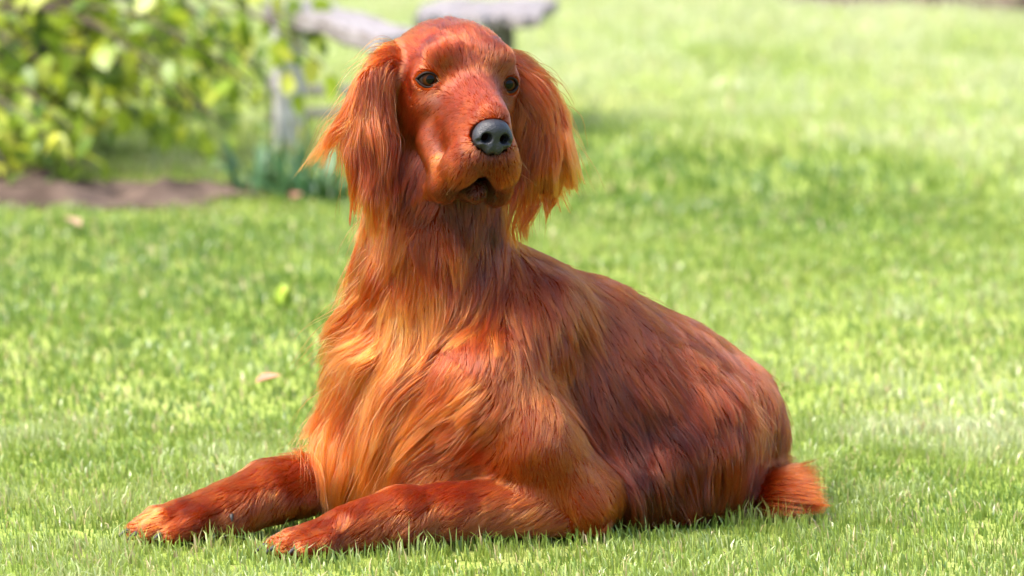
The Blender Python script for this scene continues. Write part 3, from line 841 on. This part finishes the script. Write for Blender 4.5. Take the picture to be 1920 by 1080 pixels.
# ------------------------------------------------------------------ bare soil
soil_m = simple_mat('soil', (.125, .088, .068), .95, (.03, .02, .015), 9, .8, .1)
for k, b_ in enumerate(BEDS):
    cx, cy, rx, ry = b_
    nr, ns = 26, 72
    v, f = [(cx, cy, .03)], []
    for i in range(1, nr + 1):
        for j in range(ns):
            a = 2 * math.pi * j / ns
            r_ = i / nr * (1 + .12 * math.sin(3 * a + cx) + .08 * math.sin(7 * a + 2)) * 1.04
            x, y = cx + rx * r_ * math.cos(a), cy + ry * r_ * math.sin(a)
            v.append((x, y, 0))
    v = np.array(v); e = np.clip(1 - np.hypot((v[:, 0] - cx) / rx, (v[:, 1] - cy) / ry), 0, 1)
    v[:, 2] = gz_(v[:, 0], v[:, 1]) + .006 + np.clip(e * 3, 0, 1) * (.022 + .022 * vnoise(v[:, :2], 51, .09) + .010 * vnoise(v[:, :2], 52, .03))
    for j in range(ns):
        f.append((0, 1 + j, 1 + (j + 1) % ns))
        for i in range(nr - 1):
            p = 1 + i * ns; f.append((p + j, p + ns + j, p + ns + (j + 1) % ns, p + (j + 1) % ns))
    o = link('soil_bed', mesh('soil_bed', v, f), soil_m, None, True)
    tag(o, kind='structure')

# ------------------------------------------------------------------ weathered bench and table
wood_m, nt, b = new_mat('weathered_wood')
tc = nd(nt, 'ShaderNodeTexCoord'); mp = nd(nt, 'ShaderNodeMapping'); mp.inputs['Scale'].default_value = (1.5, 22, 22)
nz = nd(nt, 'ShaderNodeTexNoise', i_Scale=4.0, i_Detail=6.0)
nt.links.new(tc.outputs['Object'], mp.inputs[0]); nt.links.new(mp.outputs[0], nz.inputs['Vector'])
nt.links.new(ramp(nt, nz.outputs[0], [(.3, (.07, .05, .042)), (.55, (.20, .18, .18)), (.8, (.30, .285, .30))]), b.inputs['Base Color'])
b.inputs['Roughness'].default_value = .85
bp = nd(nt, 'ShaderNodeBump', i_Strength=.5, i_Distance=.003); nt.links.new(nz.outputs[0], bp.inputs['Height']); nt.links.new(bp.outputs[0], b.inputs['Normal'])
def rough_board(L, W, T, wav=.01, seed=0, nl=18):       # a board along X with uneven edges and chamfered arrises
    v, f = [], []
    rr = np.random.default_rng(seed)
    e1 = rr.normal(0, wav, nl + 1); e2 = rr.normal(0, wav, nl + 1); up = rr.normal(0, wav * .25, nl + 1)
    for i in range(nl + 1):
        x = -L / 2 + L * i / nl
        c = min(W, T) * .12
        y0, y1 = -W / 2 + e1[i], W / 2 + e2[i]
        z0, z1 = -T + up[i], up[i]
        v += [(x, y0 + c, z0), (x, y1 - c, z0), (x, y1, z0 + c), (x, y1, z1 - c), (x, y1 - c, z1), (x, y0 + c, z1), (x, y0, z1 - c), (x, y0, z0 + c)]
    for i in range(nl):
        for j in range(8):
            f.append((i * 8 + j, i * 8 + (j + 1) % 8, (i + 1) * 8 + (j + 1) % 8, (i + 1) * 8 + j))
    f += [tuple(range(8))[::-1], tuple(nl * 8 + j for j in range(8))]
    f = [t[::-1] for t in f]
    return mesh('board', v, f)
post_m = simple_mat('bleached_post', (.58, .56, .57), .8, (.36, .34, .34), 25, .3, .2)
def piece(name, parent, me, loc, rot=(0, 0, 0), mat=None):
    o = link(name, me, mat or wood_m, None); o.parent = parent; o.location = loc; o.rotation_euler = rot
    return o
def furniture(name, c, rz, L, W, H_, boards, legs, T=.028, seed=0, wav=.006, rails=()):
    root = empty(name, (c[0], c[1], 0), rz)
    bw = W / boards
    for k in range(boards):
        piece('board', root, rough_board(L * random.uniform(.97, 1.03), bw - .008, T, wav, seed + k), (random.uniform(-.01, .01), -W / 2 + bw * (k + .5), H_ + random.uniform(-.004, .004)))
    for (lx, ly, lw) in legs:
        piece('leg', root, rough_board(H_ - T, lw, lw, .001, seed + 31, 6), (lx, ly, (H_ - T) / 2), (0, math.pi / 2, 0), post_m if name == 'bench' else None)
    for (x0, x1, y_, z_, t_) in rails:
        piece('rail', root, rough_board(x1 - x0, t_ * .8, t_, .001, seed + 57, 6), ((x0 + x1) / 2, y_, z_))
    return root
A0, A1 = ground(556, 278), at(752, 70, 3.95)
c = (A0[:2] + A1[:2]) / 2; dv = A1[:2] - A0[:2]; rz = math.atan2(dv[1], dv[0]); L = float(np.linalg.norm(dv))
bench = furniture('bench', c, rz, L + .1, .13, .335, 1, [(-L / 2, 0, .044), (-L / 2 + .10, -.05, .036), (L / 2 - .06, .02, .042)], T=.04, seed=3, wav=.008)
tag(bench, 'low weathered grey plank bench standing at an angle beside the shrub', 'bench')
t0 = at(905, 30, 5.5)
table = furniture('garden_table', (-.062, 5.55), R(-4), .29, .60, .285, 3, [(.052, -.24, .034), (-.08, -.24, .034), (.052, .24, .034), (-.08, .24, .034)], seed=9, wav=.010)
tag(table, 'low weathered grey garden table of rough boards behind the dog', 'table')
f0 = ground(600, 262); 
fence = empty('rail_fence', (f0[0], f0[1] + .15, 0))
tag(fence, 'short run of low brown wooden rails behind the bench', 'fence')
for z_ in (.060, .115): piece('rail', fence, rough_board(.62, .02, .022, .001, int(z_ * 1000), 8), (.18, 0, z_))
for x_ in (-.10, .46): piece('post', fence, rough_board(.14, .03, .03, .001, 77, 4), (x_, .028, .07), (0, math.pi / 2, 0))

# ------------------------------------------------------------------ shrub
def leaf_mat(name, attr):
    m, nt, b = new_mat(name)
    if attr:
        a = nd(nt, 'ShaderNodeAttribute', attribute_name='tint').outputs['Fac']
    else:
        a = nd(nt, 'ShaderNodeObjectInfo').outputs['Random']
    col = ramp(nt, a, [(0, (.06, .12, .012)), (.35, (.15, .235, .018)), (.75, (.25, .33, .025)), (1, (.40, .42, .06))])
    nt.links.new(col, b.inputs['Base Color']); b.inputs['Roughness'].default_value = .4
    tr = nd(nt, 'ShaderNodeBsdfTranslucent'); ms = nd(nt, 'ShaderNodeMixShader'); ms.inputs[0].default_value = .42
    hs = nd(nt, 'ShaderNodeHueSaturation'); hs.inputs['Hue'].default_value = .48; hs.inputs['Value'].default_value = 1.7
    nt.links.new(col, hs.inputs['Color']); nt.links.new(hs.outputs[0], tr.inputs[0])
    nt.links.new(b.outputs[0], ms.inputs[1]); nt.links.new(tr.outputs[0], ms.inputs[2]); nt.links.new(ms.outputs[0], nt.nodes['Material Output'].inputs['Surface'])
    return m
leaf_o, leaf_s = leaf_mat('shrub_leaf', False), leaf_mat('shrub_leaf_mass', True)
bark_m = simple_mat('bark', (.10, .075, .055), .9, (.045, .033, .025), 60, .5, .2)
def leaf_shape(fold, curl, wide):
    v, f = [], []
    prof = [(0, .02), (.15, .55), (.38, 1.0), (.62, .86), (.84, .45), (1, .02)]
    for t, w in prof:
        z = -curl * t * t
        for s_ in (-1, 0, 1): v.append((t, s_ * w * wide, z + abs(s_) * w * fold))
    for i in range(5):
        for j in range(2):
            a = i * 3 + j; f.append((a, a + 3, a + 4, a + 1))
    return np.array(v), f
SH = [leaf_shape(.10, .18, .34), leaf_shape(.16, .32, .30), leaf_shape(.06, .10, .38)]
shrub = empty('shrub', (-1.45, 4.75, 0))
tag(shrub, 'leafy yellow-green garden shrub with drooping branches over bare soil', 'shrub')
SB = np.array([-1.45, 4.75, 0.0])
leaves = []
def branch(p0, p3, r0, droop, nleaf, spread, size):
    p0, p3 = np.asarray(p0, float), np.asarray(p3, float)
    t = np.linspace(0, 1, 12)[:, None]
    ctl = (p0 + p3) / 2 + np.array([0, 0, droop])
    path = (1 - t) ** 2 * p0 + 2 * t * (1 - t) * ctl + t ** 2 * p3
    path += noise3(path, 90, .15) * .02 * np.sin(t * 3.1)
    v, f = tube(path, np.linspace(r0, .0025, 12), 6)
    link('branch', mesh('branch', v, f), bark_m, shrub, True)
    for _ in range(nleaf):
        u = 1 - random.random() ** 1.5 * .75
        k = u * 11; i = int(min(k, 10)); p = path[i] + (path[i + 1] - path[i]) * (k - i)
        off = np.array([random.gauss(0, spread), random.gauss(0, spread), random.gauss(0, spread * .8)])
        leaves.append((p + off, random.uniform(.75, 1.25) * size))
for k in range(66):
    y_ = random.uniform(3.95, 5.3)
    px = random.uniform(-130, 615)
    low = np.interp(px, [-130, 120, 200, 420, 500, 560, 615], [370, 350, 300, 290, 260, 180, 120])
    py = max(-90, low - abs(random.gauss(0, 170)))
    e = at(px, py, y_); e[2] = max(e[2], .05)
    s0 = SB + np.array([random.uniform(-.12, .12), random.uniform(-.12, .12), 0])
    branch(s0, e, .010, random.uniform(.3, .75), 21, .05, .058)
for k in range(12):
    e = at(random.uniform(-80, 150), random.uniform(220, 372), random.uniform(3.8, 4.3)); e[2] = max(e[2], .03)
    branch(SB + np.array([random.uniform(-.1, .1), -.1, 0]), e, .008, random.uniform(.2, .45), 26, .04, .058)
e = at(285, 20, 3.1); branch(SB + np.array([.05, -.1, 0]), e + np.array([0, 0, .06]), .008, .6, 10, .03, .06)
vis = []
for p, s_ in leaves:
    q = p - CP; dz = q @ CF
    px, py = 960 + FPX * (q @ CR) / dz, 540 - FPX * (q @ CU) / dz
    if p[2] < .03: continue
    vis.append((-20 < px < 640 and -20 < py < 420, -np.linalg.norm(q), p, s_))
inview = [q for q in vis if q[0]]; rest = [q for q in vis if not q[0]]
inview.sort(key=lambda q: -q[1])
def leaf_xf(p, s_):
    a = random.uniform(0, 2 * math.pi); pitch = random.gauss(.75, .45)
    return Matrix.Translation(p) @ Matrix.Rotation(a, 4, 'Z') @ Matrix.Rotation(pitch, 4, 'Y') @ Matrix.Rotation(random.gauss(0, .5), 4, 'X') @ Matrix.Scale(s_, 4)
lmesh = []
for v, f in SH:
    me = mesh('leaf', v, f); me.materials.append(leaf_o); me.polygons.foreach_set('use_smooth', np.ones(len(f), bool)); lmesh.append(me)
shloc = Matrix.Translation(-shrub.location)
for k, (_, _, p, s_) in enumerate(inview[:300]):
    o = bpy.data.objects.new('leaf', lmesh[k % 3]); COL.objects.link(o)
    o.parent = shrub; o.matrix_basis = shloc @ leaf_xf(p, s_)
for k in range(260):                                   # the crown above and beside
    th, r_, z_ = random.uniform(0, 6.28), .75 * random.random() ** .5, random.uniform(.4, 1.35)
    p = SB + np.array([math.cos(th) * r_, math.sin(th) * r_ * .8, z_]); rest.append((0, 0, p, random.uniform(.045, .07)))
V_, F_, C_t = [], [], []
for k, (_, _, p, s_) in enumerate(inview[300:] + rest):
    v, f = SH[k % 3]; M = np.array(leaf_xf(p, s_)); n0_ = len(V_) * 18
    V_.append(v @ M[:3, :3].T + M[:3, 3]); F_ += [tuple(i + n0_ for i in q) for q in f]; C_t += [random.random()] * 18
fm = mesh('foliage', np.concatenate(V_), F_)
ta = fm.attributes.new('tint', 'FLOAT', 'POINT'); ta.data.foreach_set('value', np.array(C_t, np.float32))
fo = link('foliage', fm, leaf_s, shrub, True); fo['kind'] = 'stuff'
print('shrub leaves in view', len(inview), 'all', len(vis))

# ------------------------------------------------------------------ leafy clump at the bed's edge, weeds, fallen leaves
clump_m = simple_mat('clump_leaf', (.05, .13, .04), .45, (.025, .075, .022), 12)
def strap(L, w, bend, n=7):
    v, f = [], []
    for i in range(n):
        t = i / (n - 1); ww = w * (1 - t ** 2.2) + .0005
        v += [(bend * L * t * t, -ww / 2, L * t * (1 - .25 * bend * t)), (bend * L * t * t, 0, L * t * (1 - .25 * bend * t) - w * .15), (bend * L * t * t, ww / 2, L * t * (1 - .25 * bend * t))]
    for i in range(n - 1):
        for j in range(2): a = i * 3 + j; f.append((a, a + 3, a + 4, a + 1))
    return v, f
STR = []
for L_, w_, bd in ((.13, .012, .4), (.10, .011, .8), (.15, .013, .25), (.09, .012, 1.1)):
    me = mesh('leaf', *strap(L_, w_, bd)); me.materials.append(clump_m); me.polygons.foreach_set('use_smooth', np.ones(len(me.polygons), bool)); STR.append(me)
for (px, py, n_, lab) in ((590, 378, 60, 'dark green clump of strap leaves right of the soil bed, behind the ear'), (500, 366, 34, 'smaller green clump of strap leaves at the end of the soil bed')):
    g0 = ground(px, py)
    root = empty('leafy_plant', (g0[0], g0[1], 0)); tag(root, lab, 'plant', 'strap-leaved clumps by the soil bed')
    for k in range(n_):
        o = bpy.data.objects.new('leaf', random.choice(STR)); COL.objects.link(o); o.parent = root
        r_ = .075 * random.random() ** .5; a = random.uniform(0, 6.28)
        o.location = (r_ * math.cos(a), r_ * math.sin(a), .003); o.rotation_euler = (random.gauss(0, .15), random.gauss(0, .15), a + random.gauss(0, .6)); s_ = random.uniform(.7, 1.1); o.scale = (s_, s_, s_)
def fallen(px, py, size, col, rz, lab, z=.022, flat=.12):
    g0 = ground(px, py, z)
    v, f = leaf_shape(.18, -.12, .36)
    o = link('fallen_leaf', mesh('fallen_leaf', v * size, f), simple_mat('dry_leaf', col, .7, tuple(c * .7 for c in col), 60), None, True)
    o.location = g0; o.rotation_euler = (flat, -flat, rz)
    tag(o, lab, 'leaf')
fallen(478, 718, .042, (.38, .17, .10), .3, 'curled pinkish brown dead leaf lying on open lawn')
fallen(548, 372, .035, (.24, .10, .06), 1.2, 'reddish fallen leaf beside the strap-leaved clump')
fallen(150, 424, .055, (.30, .19, .11), 2.4, 'pale tan fallen leaf on grass in front of the shrub')
w0 = ground(533, 585)
weed = empty('weed', (w0[0], w0[1], 0)); tag(weed, 'bright yellow-green broad-leaved weed standing up out of the lawn', 'weed')
wm = simple_mat('weed_leaf', (.27, .34, .02), .5, (.19, .28, .02), 40)
for k in range(4):
    v, f = leaf_shape(.12, .1, .30)
    o = link('leaf', mesh('leaf', v * (.062 - .008 * k), f), wm, None, True); o.parent = weed
    o.location = (0, 0, .004); o.rotation_euler = (random.gauss(0, .2), -1.25 + .3 * k, k * 1.7)
